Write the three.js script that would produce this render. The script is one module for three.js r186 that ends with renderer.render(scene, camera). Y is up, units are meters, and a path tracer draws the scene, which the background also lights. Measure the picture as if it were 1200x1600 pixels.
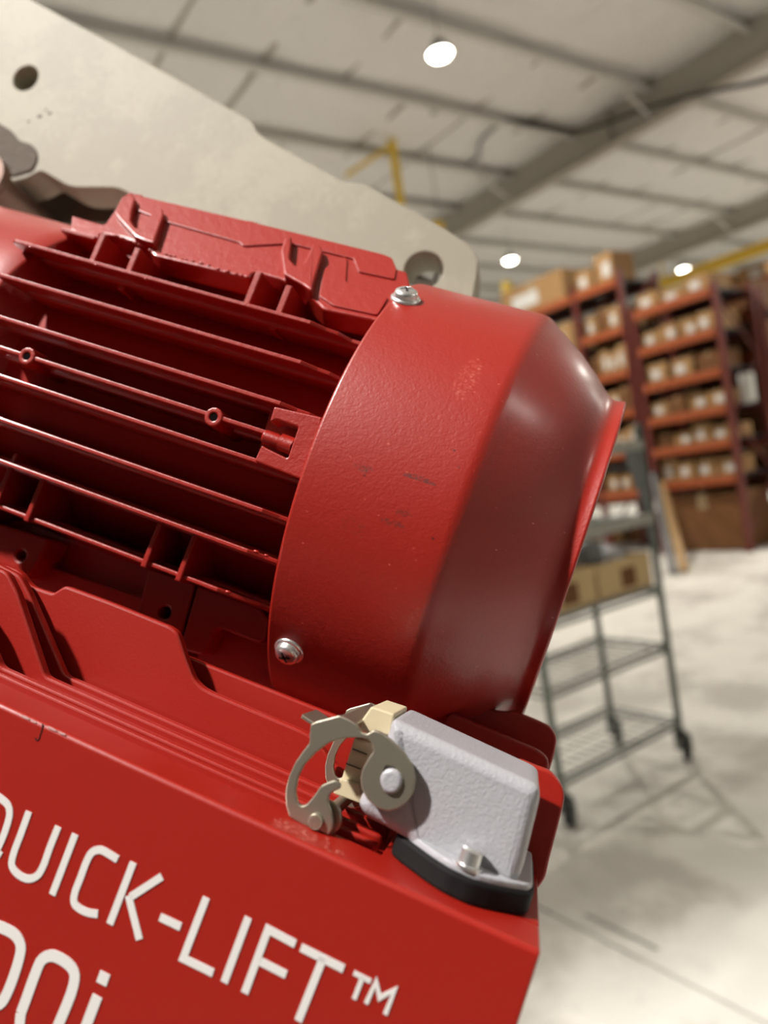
import * as THREE from 'three';
import { mergeGeometries } from 'three/addons/utils/BufferGeometryUtils.js';
import { RoundedBoxGeometry } from 'three/addons/geometries/RoundedBoxGeometry.js';
import { Brush, Evaluator, SUBTRACTION } from 'three-bvh-csg';

// ---------------------------------------------------------------- camera, exposure
const scene = new THREE.Scene();
scene.background = new THREE.Color(0x0b0b0c);
const RAD = Math.PI / 180;
const EYE = new THREE.Vector3(0, 1.4, 0);
const camera = new THREE.PerspectiveCamera(2 * Math.atan(800 / 1155) / RAD, 0.75, 0.02, 80);
camera.position.copy(EYE);
camera.rotation.set(-1.5 * RAD, -34.5 * RAD, -8.6 * RAD, 'YXZ');
camera.focus = 0.203; camera.userData.fStop = 8.4;
camera.updateMatrixWorld(true);
const renderer = new THREE.WebGLRenderer({ antialias: true });
renderer.toneMapping = THREE.LinearToneMapping;
renderer.toneMappingExposure = 1.0;
renderer.shadowMap.enabled = true;
const LAMP_POWER = 72;
// [x, z, strength]: high-bay lamps that hang at 6.4 m; the first stands over the hoist
const LAMPS = [[-2.55, -0.55, 3.05, 0.24], [6.2, -6.45, 1], [13.2, -12.4, 1], [19.8, -12.1, 1], [-0.6, -6.4, 0.8], [6.2, -12.4, 1], [-0.6, -12.4, 1], [8.2, 8.6, 1.8], [14.4, -2.9, 2], [17.6, -1.7, 2]];

// ---------------------------------------------------------------- helpers
let seed = 7;
const rnd = () => { seed = (seed * 16807) % 2147483647; return (seed - 1) / 2147483646; };
const rr = (a, b) => a + (b - a) * rnd();
const used = {};
function numbered(n) { const k = used[n] = (used[n] ?? -1) + 1; return k ? `${n}_${String(k).padStart(3, '0')}` : n; }
function tag(o, label, category, group, kind) {
  if (label) o.userData.label = label;
  if (category) o.userData.category = category;
  if (group) o.userData.group = group;
  if (kind) o.userData.kind = kind;
  return o;
}
function shade(m) { m.castShadow = m.receiveShadow = true; return m; }
function thing(name, pos, label, category, group) {
  const o = new THREE.Group(); o.name = numbered(name); o.position.set(...pos); scene.add(o);
  return tag(o, label, category, group);
}
function boxUV(g0) {
  const g = g0.index ? g0.toNonIndexed() : g0, p = g.attributes.position, uv = new Float32Array(p.count * 2);
  const a = new THREE.Vector3(), b = new THREE.Vector3(), c = new THREE.Vector3();
  for (let i = 0; i < p.count; i += 3) {
    a.fromBufferAttribute(p, i); b.fromBufferAttribute(p, i + 1).sub(a); c.fromBufferAttribute(p, i + 2).sub(a); b.cross(c);
    const x = Math.abs(b.x), y = Math.abs(b.y), z = Math.abs(b.z), ax = x > y && x > z ? 0 : y > z ? 1 : 2;
    for (let k = 0; k < 3; k++) {
      const q = [p.getX(i + k), p.getY(i + k), p.getZ(i + k)];
      uv[2 * (i + k)] = ax === 0 ? q[2] : q[0]; uv[2 * (i + k) + 1] = ax === 1 ? q[2] : q[1];
    }
  }
  g.setAttribute('uv', new THREE.BufferAttribute(uv, 2));
  return g;
}
function join(list) {
  const l = list.map(g => { const h = g.index ? g.toNonIndexed() : g.clone(); for (const k of Object.keys(h.attributes)) if (!['position', 'normal', 'uv'].includes(k)) h.deleteAttribute(k); h.clearGroups?.(); return h; });
  return l.length > 1 ? mergeGeometries(l, false) : l[0];
}
function part(name, geos, mat, parent, pos) {
  const g = boxUV(join(Array.isArray(geos) ? geos : [geos]));
  const m = shade(new THREE.Mesh(g, mat)); m.name = name; if (pos) m.position.set(...pos);
  parent.add(m); return m;
}
const bx = (w, h, d, x = 0, y = 0, z = 0) => new THREE.BoxGeometry(w, h, d).translate(x, y, z);
const rbx = (w, h, d, r, x = 0, y = 0, z = 0) => new RoundedBoxGeometry(w, h, d, 2, r).translate(x, y, z);
function rod(a, b, r, n = 10, r2 = r) {
  const A = new THREE.Vector3(...a), B = new THREE.Vector3(...b), d = B.clone().sub(A), g = new THREE.CylinderGeometry(r2, r, d.length(), n);
  g.applyQuaternion(new THREE.Quaternion().setFromUnitVectors(new THREE.Vector3(0, 1, 0), d.clone().normalize()));
  return g.translate((A.x + B.x) / 2, (A.y + B.y) / 2, (A.z + B.z) / 2);
}
function tube(pts, r, seg = 40, n = 8) { return new THREE.TubeGeometry(new THREE.CatmullRomCurve3(pts.map(p => new THREE.Vector3(...p))), seg, r, n); }

// tiling value noise 0..1
function noiseTex(size, octaves, map, srgb, sd = 1) {
  const d = new Uint8Array(size * size * 4), grids = octaves.map(([n, w], k) => { let s = sd * 977 + k * 131 + 5; const a = new Float32Array(n * n); for (let i = 0; i < n * n; i++) { s = (s * 16807) % 2147483647; a[i] = s / 2147483647; } return [n, w, a]; });
  const tot = octaves.reduce((t, o) => t + o[1], 0);
  for (let y = 0; y < size; y++) for (let x = 0; x < size; x++) {
    let v = 0;
    for (const [n, w, a] of grids) {
      const fx = x / size * n, fy = y / size * n, x0 = fx | 0, y0 = fy | 0, x1 = (x0 + 1) % n, y1 = (y0 + 1) % n;
      let u = fx - x0, t = fy - y0; u = u * u * (3 - 2 * u); t = t * t * (3 - 2 * t);
      v += w * ((a[y0 * n + x0] * (1 - u) + a[y0 * n + x1] * u) * (1 - t) + (a[y1 * n + x0] * (1 - u) + a[y1 * n + x1] * u) * t);
    }
    const c = map(v / tot, x / size, y / size), i = (y * size + x) * 4;
    d[i] = c[0] * 255; d[i + 1] = c[1] * 255; d[i + 2] = c[2] * 255; d[i + 3] = 255;
  }
  const t = new THREE.DataTexture(d, size, size); t.wrapS = t.wrapT = THREE.RepeatWrapping; t.magFilter = THREE.LinearFilter; t.minFilter = THREE.LinearMipmapLinearFilter; t.generateMipmaps = true;
  if (srgb) t.colorSpace = THREE.SRGBColorSpace; t.needsUpdate = true; return t;
}
const rep = (t, n, m = n) => { const c = t.clone(); c.repeat.set(n, m); c.needsUpdate = true; return c; };
const mixc = (a, b, t) => a.map((v, i) => v + (b[i] - v) * Math.min(1, Math.max(0, t)));
const grey = v => [v, v, v];
const sst = (a, b, x) => { const t = Math.min(1, Math.max(0, (x - a) / (b - a))); return t * t * (3 - 2 * t); };

// ---------------------------------------------------------------- materials
const T = {
  peel: noiseTex(256, [[32, 1], [64, 1], [16, 0.6]], grey, false, 1),
  cast: noiseTex(256, [[12, 1], [30, 0.8], [70, 0.6]], grey, false, 2),
  hammer: noiseTex(256, [[22, 1], [40, 0.7]], v => grey(sst(0.3, 0.7, v)), false, 3),
  fine: noiseTex(256, [[128, 1], [64, 0.6], [10, 0.6]], grey, false, 4),
  floor: noiseTex(1024, [[5, 1], [11, 1], [28, 0.7], [90, 0.35], [400, 0.2]], v => mixc([0.73, 0.715, 0.685], [0.87, 0.86, 0.83], sst(0.32, 0.62, v)), true, 5),
  floorRough: noiseTex(512, [[9, 1], [40, 0.6]], v => grey(0.45 + 0.3 * v), false, 6),
  sheet: noiseTex(512, [[6, 1], [17, 0.8], [60, 0.5], [200, 0.4]], v => mixc([0.6, 0.58, 0.51], [0.645, 0.625, 0.55], sst(0.3, 0.7, v)), true, 7),
  card: noiseTex(256, [[8, 1], [120, 0.5]], v => mixc([0.58, 0.44, 0.28], [0.7, 0.55, 0.37], v), true, 8),
  cloth: noiseTex(512, [[7, 1], [15, 0.8], [40, 0.3]], grey, false, 9),
};
T.paint = null;
const std = o => new THREE.MeshStandardMaterial(o);
const phy = o => new THREE.MeshPhysicalMaterial(o);
const lin = (r, g, b) => new THREE.Color().setRGB(r, g, b);
const speck = (v, x, y) => { const q = Math.sin(x * 9173.7 + y * 5231.3) * 43758.5453, f = q - Math.floor(q); return f > 0.99982 ? [0.86, 0.6, 0.55] : f > 0.9997 ? [0.8, 0.3, 0.26] : f < 0.00008 ? [0.15, 0.03, 0.03] : null; };
const RED = lin(0.315, 0.0095, 0.0035);
{ const c = RED.clone().convertLinearToSRGB(), base = [c.r, c.g, c.b]; T.paint = noiseTex(1024, [[4, 1]], (v, x, y) => speck(v, x, y) ?? base, true, 11); }
const M = {
  redBox: phy({ color: 0xffffff, map: rep(T.paint, 11), roughness: 0.42, clearcoat: 0.35, clearcoatRoughness: 0.3, bumpMap: rep(T.peel, 40), bumpScale: 0.00003 }),
  redCast: phy({ color: RED, roughness: 0.42, clearcoat: 0.42, clearcoatRoughness: 0.16, bumpMap: rep(T.cast, 45), bumpScale: 0.0001 }),
  redInner: phy({ color: RED, roughness: 0.62, specularIntensity: 0.5, bumpMap: rep(T.cast, 45), bumpScale: 0.0001 }),
  gasket: phy({ color: lin(0.006, 0.0055, 0.0055), roughness: 0.7, specularIntensity: 0.45, bumpMap: rep(T.fine, 60), bumpScale: 0.00006 }),
  hood: phy({ color: lin(0.385, 0.385, 0.41), roughness: 0.42, clearcoat: 0.3, clearcoatRoughness: 0.3, bumpMap: rep(T.hammer, 75), bumpScale: 0.000042 }),
  nickel: std({ color: lin(0.4, 0.365, 0.29), metalness: 0.8, roughness: 0.37, bumpMap: rep(T.fine, 40), bumpScale: 0.00002 }),
  zinc: std({ color: lin(0.8, 0.8, 0.8), metalness: 0.9, roughness: 0.3 }),
  cream: std({ color: lin(0.6, 0.52, 0.34), roughness: 0.5 }),
  letter: std({ color: lin(0.7, 0.68, 0.66), roughness: 0.55 }),
  sheet: std({ color: 0xffffff, map: rep(T.sheet, 6), metalness: 0, roughness: 0.62, bumpMap: rep(T.fine, 20), bumpScale: 0.00004 }),
  sheetDark: std({ color: lin(0.12, 0.096, 0.072), metalness: 0, roughness: 0.85, bumpMap: rep(T.cast, 30), bumpScale: 0.0004 }),
  sheetGrey: std({ color: lin(0.16, 0.15, 0.12), metalness: 0.3, roughness: 0.6 }),
  brownSteel: std({ color: lin(0.2, 0.13, 0.1), metalness: 0.5, roughness: 0.4 }),
  chip: std({ color: lin(0.62, 0.36, 0.34), roughness: 0.5 }),
  rub: std({ color: lin(0.42, 0.1, 0.075), roughness: 0.7 }),
  trayCard: std({ color: lin(0.6, 0.43, 0.22), roughness: 0.8 }),
  pit: std({ color: lin(0.03, 0.022, 0.016), roughness: 0.8 }),
  dark: phy({ color: lin(0.006, 0.003, 0.003), roughness: 1, specularIntensity: 0.1 }),
  floor: std({ map: rep(T.floor, 0.32), roughnessMap: T.floorRough, roughness: 1 }),
  joint: std({ color: lin(0.2, 0.19, 0.165), roughness: 0.9 }),
  insul: std({ color: lin(0.79, 0.78, 0.76), roughness: 0.75, bumpMap: rep(T.cloth, 0.6), bumpScale: 0.05 }),
  seam: std({ color: lin(0.4, 0.375, 0.33), roughness: 0.8 }),
  steelPaint: std({ color: lin(0.46, 0.43, 0.37), roughness: 0.55 }),
  purlin: std({ color: lin(0.66, 0.645, 0.61), roughness: 0.5 }),
  wall: std({ color: lin(0.55, 0.54, 0.52), roughness: 0.7 }),
  card: std({ map: rep(T.card, 2), roughness: 0.85 }),
  cardDark: std({ map: rep(T.card, 2), color: 0xb09880, roughness: 0.85 }),
  cardPale: std({ map: rep(T.card, 2), color: lin(1, 0.98, 0.94), roughness: 0.8 }),
  sticker: std({ color: lin(0.66, 0.65, 0.62), roughness: 0.5 }),
  tape: std({ color: lin(0.42, 0.3, 0.17), roughness: 0.3 }),
  rackRed: std({ color: lin(0.14, 0.026, 0.018), roughness: 0.45 }),
  rackOrange: std({ color: lin(0.33, 0.072, 0.018), roughness: 0.45 }),
  rackDeck: std({ color: lin(0.03, 0.03, 0.04), roughness: 0.6 }),
  yellow: std({ color: lin(0.86, 0.6, 0.07), roughness: 0.45 }),
  chrome: std({ color: lin(0.2, 0.215, 0.2), metalness: 0.5, roughness: 0.4 }),
  lip: std({ color: lin(0.34, 0.34, 0.29), roughness: 0.5 }),
  castor: std({ color: lin(0.05, 0.05, 0.048), roughness: 0.6 }),
  wood: std({ color: lin(0.5, 0.32, 0.15), roughness: 0.8 }),
  poly: phy({ color: lin(0.75, 0.78, 0.84), roughness: 0.18, transmission: 0.35, thickness: 0, bumpMap: rep(T.cloth, 4), bumpScale: 0.01 }),
  greyPlastic: std({ color: lin(0.16, 0.165, 0.17), roughness: 0.45 }),
  cable: std({ color: lin(0.035, 0.033, 0.03), roughness: 0.6 }),
  lampFace: std({ color: 0x111111, emissive: lin(1, 0.93, 0.8), emissiveIntensity: 26 }),
  lampBody: std({ color: lin(0.35, 0.35, 0.35), roughness: 0.4, metalness: 0.3 }),
};

// ================================================================ the setting
const HALL = { x0: -16, x1: 27, z0: -24, z1: 14, h: 7.15 };
{
  // concrete floor: two pours that meet in a saw-cut joint beside the hoist
  const floor = new THREE.Group(); floor.name = 'floor'; floor.userData.kind = 'structure'; scene.add(floor);
  const xs = [HALL.x0, -4.6, 1.584, 7.7, 13.8, 20, HALL.x1], zs = [HALL.z0, -15.6, -9.5, 5.6, HALL.z1];
  part('base_slab', bx(43, 0.2, 38, 5.5, -0.15, -5), M.joint, floor);
  for (let i = 0; i < xs.length - 1; i++) for (let k = 0; k < zs.length - 1; k++)
    part('slab', bx(xs[i + 1] - xs[i] - 0.012, 0.05, zs[k + 1] - zs[k] - 0.012, (xs[i] + xs[i + 1]) / 2, -0.025, (zs[k] + zs[k + 1]) / 2), M.floor, floor);
  part('saw_mark', bx(0.012, 0.001, 0.26, 1.65, 0.0005, -1.5), M.joint, floor);

  // ceiling: insulation blanket that sags between the purlins, purlins, rafters, seams of the blanket
  const ceil = new THREE.Group(); ceil.name = 'ceiling'; ceil.userData.kind = 'structure'; scene.add(ceil);
  const PZ = []; for (let z = -8.33 - 1.56 * 9; z < HALL.z1; z += 1.56) PZ.push(z);
  const seamX = x => { const k = (x - 0.02) / 1.22; return k - Math.floor(k); };
  const nx = 344, nz = 304, pos = [], idx = [];
  for (let j = 0; j <= nz; j++) for (let i = 0; i <= nx; i++) {
    const x = HALL.x0 + 43 * i / nx, z = HALL.z0 + 38 * j / nz, f = ((z - PZ[0]) / 1.56) % 1, g = seamX(x);
    const sag = Math.pow(Math.abs(Math.sin(Math.PI * f)), 0.7) * (0.12 + 0.03 * Math.sin(x * 1.7 + z)) * (0.55 + 0.45 * Math.sin(Math.PI * g));
    pos.push(x, HALL.h - sag, z);
  }
  for (let j = 0; j < nz; j++) for (let i = 0; i < nx; i++) { const a = j * (nx + 1) + i; idx.push(a, a + 1, a + nx + 1, a + 1, a + nx + 2, a + nx + 1); }
  const bg = new THREE.BufferGeometry(); bg.setAttribute('position', new THREE.Float32BufferAttribute(pos, 3)); bg.setIndex(idx); bg.computeVertexNormals();
  bg.setAttribute('uv', new THREE.Float32BufferAttribute(new Float32Array(pos.length / 3 * 2), 2));
  part('insulation_blanket', bg, M.insul, ceil);
  part('roof_deck', bx(43.6, 0.2, 38.6, 5.5, HALL.h + 0.25, -5), M.wall, ceil);
  for (const z of PZ) part('purlin', [bx(43, 0.012, 0.085, 5.5, HALL.h - 0.2, z + 0.036), bx(43, 0.24, 0.012, 5.5, HALL.h - 0.08, z), bx(43, 0.03, 0.01, 5.5, HALL.h - 0.183, z + 0.078)], M.purlin, ceil);
  for (let k = -3; k < 15; k++) for (let j = 8; j < 11; j++) if ((k * 7 + j * 5) % 4) {
    const x = 0.02 + 1.22 * k, z = PZ[j - 1] + 0.02;
    part('seam_strip', bx(k % 2 ? 0.05 : 0.09, 0.02, 1.5, x, HALL.h - 0.055, z + 0.78), M.seam, ceil);
  }
  for (const x of [-6, 10.85, 18.5, 26]) {
    part('rafter', [bx(0.26, 0.014, 38, x, 6.5, -5), bx(0.012, 0.64, 38, x, 6.82, -5), bx(0.26, 0.014, 38, x, HALL.h - 0.02, -5)], M.steelPaint, ceil);
    for (let z = -20; z < 13; z += 6.24) part('stiffener', bx(0.25, 0.6, 0.01, x, 6.81, z), M.steelPaint, ceil);
  }
  for (const [x, z] of [[10.35, -6.77], [10.35, -9.89], [18.0, -6.77], [18.0, -9.89]]) part('fly_brace', rod([x - 0.45, HALL.h - 0.15, z], [x + 0.5, 6.52, z], 0.03, 6), M.purlin, ceil);

  const wall = (n, ...a) => { const m = part(n, bx(...a), M.wall, scene); m.userData.kind = 'structure'; return m; };
  wall('wall_left', 0.3, 7.6, 38.6, HALL.x0 - 0.15, 3.6, -5); wall('wall_right', 0.3, 7.6, 38.6, HALL.x1 + 0.15, 3.6, -5);
  wall('wall_back', 43.6, 7.6, 0.3, 5.5, 3.6, HALL.z0 - 0.15); wall('wall_front', 43.6, 7.6, 0.3, 5.5, 3.6, HALL.z1 + 0.15);
}
// ---------------------------------------------------------------- high-bay lamps
const lampLabels = ['round high-bay lamp hanging above and behind the red hoist, outside the picture', 'bright round high-bay lamp hanging highest in the picture, near the ceiling', 'bright high-bay lamp low over the left end of the tall racks, above the yellow post', 'bright high-bay lamp low over the top shelf of the right-hand rack', 'high-bay lamp on the left of the hall, outside the picture', 'high-bay lamp hidden behind the steel plate and the motor', 'high-bay lamp in the far left part of the hall, outside the picture', 'high-bay lamp behind the photographer on the right, outside the picture', 'high-bay lamp to the right of the racks, outside the picture', 'high-bay lamp farthest to the right, outside the picture'];
LAMPS.forEach(([x, z, s, cone], i) => {
  const t = thing('high_bay_lamp', [x, 6.4, z], lampLabels[i], 'lamp', 'high-bay lamps of the hall');
  part('housing', new THREE.LatheGeometry([[0.001, 0.16], [0.07, 0.16], [0.09, 0.12], [0.1, 0.06], [0.16, 0.03], [0.16, 0.0], [0.145, 0.0], [0.145, 0.012], [0.001, 0.012]].map(a => new THREE.Vector2(...a)), 28), M.lampBody, t);
  part('lens', new THREE.SphereGeometry(0.14, 24, 8, 0, 6.2832, Math.PI / 2, Math.PI / 2).scale(1, 0.45, 1), M.lampFace, t);
  part('hanger', rod([0, 0.16, 0], [0, 0.85, 0], 0.008, 6), M.lampBody, t);
  const l = new THREE.SpotLight(cone ? lin(1, 0.95, 0.9) : lin(1, 0.94, 0.85), LAMP_POWER * s, 0, 1.42, 0.5, 2);
  l.position.set(0, -0.1, 0); l.target.position.set(0, -4, 0);
  if (cone) { l.angle = cone; l.penumbra = 0.35; l.target.position.set(0.1 - x, -5.03, -0.17 - z); } l.shadow.radius = 7; l.castShadow = true; t.add(l, l.target);
  l.name = 'lamp_light'; l.target.name = 'lamp_aim';
});

// ================================================================ the hoist
// axes of the tilted hoist as the camera sees them: X along the motor, Y up the front face, Z out of it
const HX = new THREE.Vector3(0.92268, -0.30807, 0.23184), HY = new THREE.Vector3(0.33679, 0.93671, -0.09567), HZ = new THREE.Vector3(-0.18769, 0.16635, 0.96804);
const HB = new THREE.Matrix4().makeBasis(HX, HY, HZ);
const HOIST_TURN = new THREE.Quaternion().setFromRotationMatrix(HB).premultiply(camera.quaternion);
const BASE = new THREE.Vector3(-90, -150, -240);           // mm, under the middle of the housing
const hoistPlace = mm => mm.clone().multiplyScalar(0.001).applyQuaternion(HOIST_TURN).add(EYE);
// a pixel of the survey photograph, met with a plane of the hoist: o + u, v in mm
function frame(o, tilt = 0) { const u = new THREE.Vector3(1, 0, 0), v = new THREE.Vector3(0, Math.cos(tilt), -Math.sin(tilt)), n = new THREE.Vector3(0, Math.sin(tilt), Math.cos(tilt)); return { o: new THREE.Vector3(...o), u, v, n, m: new THREE.Matrix4().makeBasis(u, v, n).setPosition(...o) }; }
const zf = z => frame([0, 0, z]);
function meet(px, py, fr) {
  const c = new THREE.Vector3((px - 600) / 1155, -(py - 800) / 1155, -1), d = new THREE.Vector3(HX.dot(c), HY.dot(c), HZ.dot(c));
  d.multiplyScalar(fr.o.dot(fr.n) / d.dot(fr.n)).sub(fr.o);
  return new THREE.Vector2(d.dot(fr.u), d.dot(fr.v));
}
const trace = (pts, fr) => pts.map(p => meet(p[0], p[1], fr));
function round(pts, r, n = 4) {                              // rounds the corners of an outline
  const out = [], N = pts.length;
  for (let i = 0; i < N; i++) {
    const p = pts[i], a = pts[(i + N - 1) % N], b = pts[(i + 1) % N], da = a.clone().sub(p), db = b.clone().sub(p);
    const k = Math.min(r, da.length() * 0.45, db.length() * 0.45), A = p.clone().add(da.setLength(k)), B = p.clone().add(db.setLength(k));
    for (let j = 0; j <= n; j++) { const t = j / n; out.push(A.clone().multiplyScalar((1 - t) * (1 - t)).add(p.clone().multiplyScalar(2 * t * (1 - t))).add(B.clone().multiplyScalar(t * t))); }
  }
  return out;
}
// prism of an outline (mm) whose front face lies in the frame and which is `d` deep behind it
function prism(pts, d, fr, bevel = 0.4, holes = [], seg = 2) {
  const s = new THREE.Shape(pts); for (const h of holes) s.holes.push(new THREE.Path(h));
  const b = Math.min(bevel, d * 0.45);
  const g = new THREE.ExtrudeGeometry(s, { depth: d - 2 * b, bevelEnabled: b > 0, bevelThickness: b, bevelSize: b, bevelOffset: -b, bevelSegments: seg, curveSegments: 20 });
  return g.translate(0, 0, -d + b).applyMatrix4(fr.m);
}
const circ = (c, r, n = 28) => Array.from({ length: n }, (_, i) => new THREE.Vector2(c.x + r * Math.cos(i / n * 6.28319), c.y + r * Math.sin(i / n * 6.28319)));
const alongX = (yz, x0, x1, bevel = 0.3) => {               // profile (y, z) drawn out along X
  const g = new THREE.ExtrudeGeometry(new THREE.Shape(yz.map(p => new THREE.Vector2(p[0], p[1]))), { depth: x1 - x0 - 2 * bevel, bevelEnabled: bevel > 0, bevelThickness: bevel, bevelSize: bevel, bevelOffset: -bevel, bevelSegments: 2 });
  return g.applyMatrix4(new THREE.Matrix4().makeBasis(new THREE.Vector3(0, 1, 0), new THREE.Vector3(0, 0, 1), new THREE.Vector3(1, 0, 0)).setPosition(x0 + bevel, 0, 0));
};
const HP = hoistPlace(BASE);
const hoist = thing('hoist', HP.toArray(), 'large red hoist with finned motor, white lettering and a grey plug housing', 'hoist');
hoist.quaternion.copy(HOIST_TURN);
function hp(name, geos, mat, parent = hoist, uv = true) {    // hoist part from geometry in mm
  let g = join(Array.isArray(geos) ? geos : [geos]).clone();
  g.translate(-BASE.x, -BASE.y, -BASE.z).scale(0.001, 0.001, 0.001);
  if (uv) g = boxUV(g);
  const m = shade(new THREE.Mesh(g, mat)); m.name = name; parent.add(m); return m;
}
// ---- front housing with its ledge
const XR = 21, XL = -330, LEDGE = -55.5;
{
  const prof = [[-150, -157.5]];
  for (let i = 0; i <= 6; i++) { const a = i / 6 * Math.PI / 2; prof.push([LEDGE - 1.2 + 1.2 * Math.sin(a), -157.5 - 1.2 + 1.2 * Math.cos(a)]); }
  prof.push([LEDGE, -170.4], [LEDGE - 0.5, -171], [LEDGE - 2.6, -171.6], [LEDGE - 2.6, -360], [-150, -360]);
  const housing = hp('housing', alongX(prof, XL, XR, 0.5), M.redBox);
  hp('connector_pad', alongX([[-59, -171.2], [LEDGE, -171.2], [LEDGE, -204], [-59, -204]], -15, XR - 0.1, 0.25), M.redBox);
  // ridges and rib plates of the ledge: high on the left, low on the right
  const ridgeEnd = -17;
  const plate = (zFront, d, hi, x1 = ridgeEnd) => {           // hi: pixels of the high left part, last one at the foot
    const f = zf(zFront), h = trace(hi, f);
    const pts = [new THREE.Vector2(-300, -60), new THREE.Vector2(x1, -60), new THREE.Vector2(x1, LEDGE + 0.1), new THREE.Vector2(h[h.length - 1].x, LEDGE + 0.1), ...h.slice(0, -1).reverse(), new THREE.Vector2(-300, h[0].y + 4)];
    return prism(round(pts, 1.6), d, f, 0.7, [], 3);
  };
  hp('rib_plate', plate(-176.5, 2.2, [[-140, 930], [-112, 938], [-95, 960], [-20, 1048]]), M.redBox);
  hp('rib_plate', plate(-182, 3, [[-100, 900], [-62, 914], [-38, 950], [0, 1040]]), M.redBox);
  hp('rib_plate', plate(-190.4, 3.2, [[-60, 862], [10, 894], [26, 925], [70, 1057]]), M.redBox);
  hp('rib_plate', plate(-199, 3.2, [[-60, 850], [2, 884], [30, 899], [44, 925], [100, 1056]]), M.redBox);
  const fE = zf(-204);
  const wallE = round([...trace([[-90, 845], [30, 892], [46, 915], [82, 927], [90, 922], [101, 915], [172, 941], [266, 979], [277, 988], [291, 1032], [302, 1060], [314, 1073], [330, 1082], [470, 1141], [490, 1152], [520, 1190]], fE), new THREE.Vector2(-22, -54), new THREE.Vector2(9, -54), ...trace([[806, 1184], [842, 1199], [860, 1205], [876, 1222], [883, 1242], [880, 1262], [857, 1350], [853, 1372]], fE), new THREE.Vector2(XR + 0.5, -60), new THREE.Vector2(-300, -60)], 2.2);
  hp('back_wall', prism(wallE, 3.4, fE, 0.8, [], 3), M.redBox);
  const f4 = zf(-212);
  hp('back_wall', prism(round([new THREE.Vector2(-300, -38), ...trace([[60, 932], [290, 1025], [478, 1100], [620, 1156]], f4), new THREE.Vector2(-8, -46), new THREE.Vector2(-2, -60), new THREE.Vector2(-300, -60)], 2), 3, f4, 0.7, [], 3), M.redBox);
  for (const [z, px] of [[-239, [[700, 1112], [790, 1150], [842, 1172], [856, 1184], [858, 1200], [838, 1260], [820, 1330]]], [-248, [[690, 1098], [790, 1112], [800, 1110], [832, 1122], [862, 1136], [871, 1154], [866, 1180], [845, 1250], [820, 1340]]]]) {
    const ft = zf(z), pts = trace(px, ft); hp('end_tab', prism(round([...pts, new THREE.Vector2(pts[0].x, pts[pts.length - 1].y)], 2.4), 3, ft, 0.8, [], 3), M.redBox);
  }

  // chipped paint on the front edge, a hooked scratch, rubbed marks beside the lever
  const flake = (px, py, fr, a, b, up) => { const q = meet(px, py, fr), o = []; for (let k = 0; k < 7; k++) { const t = k / 7 * 6.283; o.push(new THREE.Vector2(q.x + Math.cos(t) * a * rr(0.6, 1.1), q.y + Math.sin(t) * b * rr(0.6, 1.1))); } return prism(o, 0.12, fr, 0); };
  const fF = zf(-157.42);
  for (const [px, py, a, b] of [[40, 1121, 1.6, 0.35], [52, 1127, 1.1, 0.3], [80, 1138, 1.5, 0.3], [97, 1146, 1.4, 0.28]]) hp('paint_chip', flake(px, py, fF, a, b), M.chip, housing);
  const sc = [[66, 1131], [66, 1138], [63, 1148], [60, 1156], [57, 1157], [55, 1153]].map(p => { const q = meet(p[0], p[1], fF); return [q.x, q.y, -157.5]; });
  hp('scratch', tube(sc, 0.16, 20, 6), M.gasket, housing);
  const fL = { o: new THREE.Vector3(0, LEDGE + 0.06, 0), u: new THREE.Vector3(1, 0, 0), v: new THREE.Vector3(0, 0, -1), n: new THREE.Vector3(0, 1, 0) }; fL.m = new THREE.Matrix4().makeBasis(fL.u, fL.v, fL.n).setPosition(0, LEDGE + 0.06, 0);
  const rubs = []; for (let k = 0; k < 46; k++) { const t = rnd(); rubs.push(flake(430 + 110 * t + rr(-5, 5), 1281 + 52 * t + rr(-9, 8), fL, rr(0.15, 0.7), rr(0.1, 0.4))); }
  hp('rub_mark', rubs, M.rub, housing);

  // ---- white lettering on the front face
  const LZ = zf(-157.3);
  function stroke(px, w) {                                   // even stroke of width w (mm) along a traced line
    const c = px.map(p => (p.isVector2 ? p : meet(p[0] * 0.53333, 1200 + p[1] * 0.53333, LZ))), L = [], R = [];
    for (let i = 0; i < c.length; i++) {
      const a = c[Math.max(0, i - 1)], b = c[Math.min(c.length - 1, i + 1)], d0 = c[i].clone().sub(a), d1 = b.clone().sub(c[i]);
      if (!d0.length()) d0.copy(d1); if (!d1.length()) d1.copy(d0); d0.normalize(); d1.normalize();
      const n0 = new THREE.Vector2(-d0.y, d0.x), n1 = new THREE.Vector2(-d1.y, d1.x), n = n0.clone().add(n1).normalize(), k = w / 2 / Math.max(0.45, n.dot(n0));
      L.push(c[i].clone().addScaledVector(n, k)); R.push(c[i].clone().addScaledVector(n, -k));
    }
    return prism([...L, ...R.reverse()], 0.3, LZ, 0);
  }
  const smooth = (pts, n = 26) => { const cv = new THREE.CatmullRomCurve3(pts.map(p => { const q = meet(p[0] * 0.53333, 1200 + p[1] * 0.53333, LZ); return new THREE.Vector3(q.x, q.y, 0); }), false, 'centripetal'); return cv.getPoints(n).map(p => new THREE.Vector2(p.x, p.y)); };
  const W = 1.62, W2 = 2.35, WS = 0.95;
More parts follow.
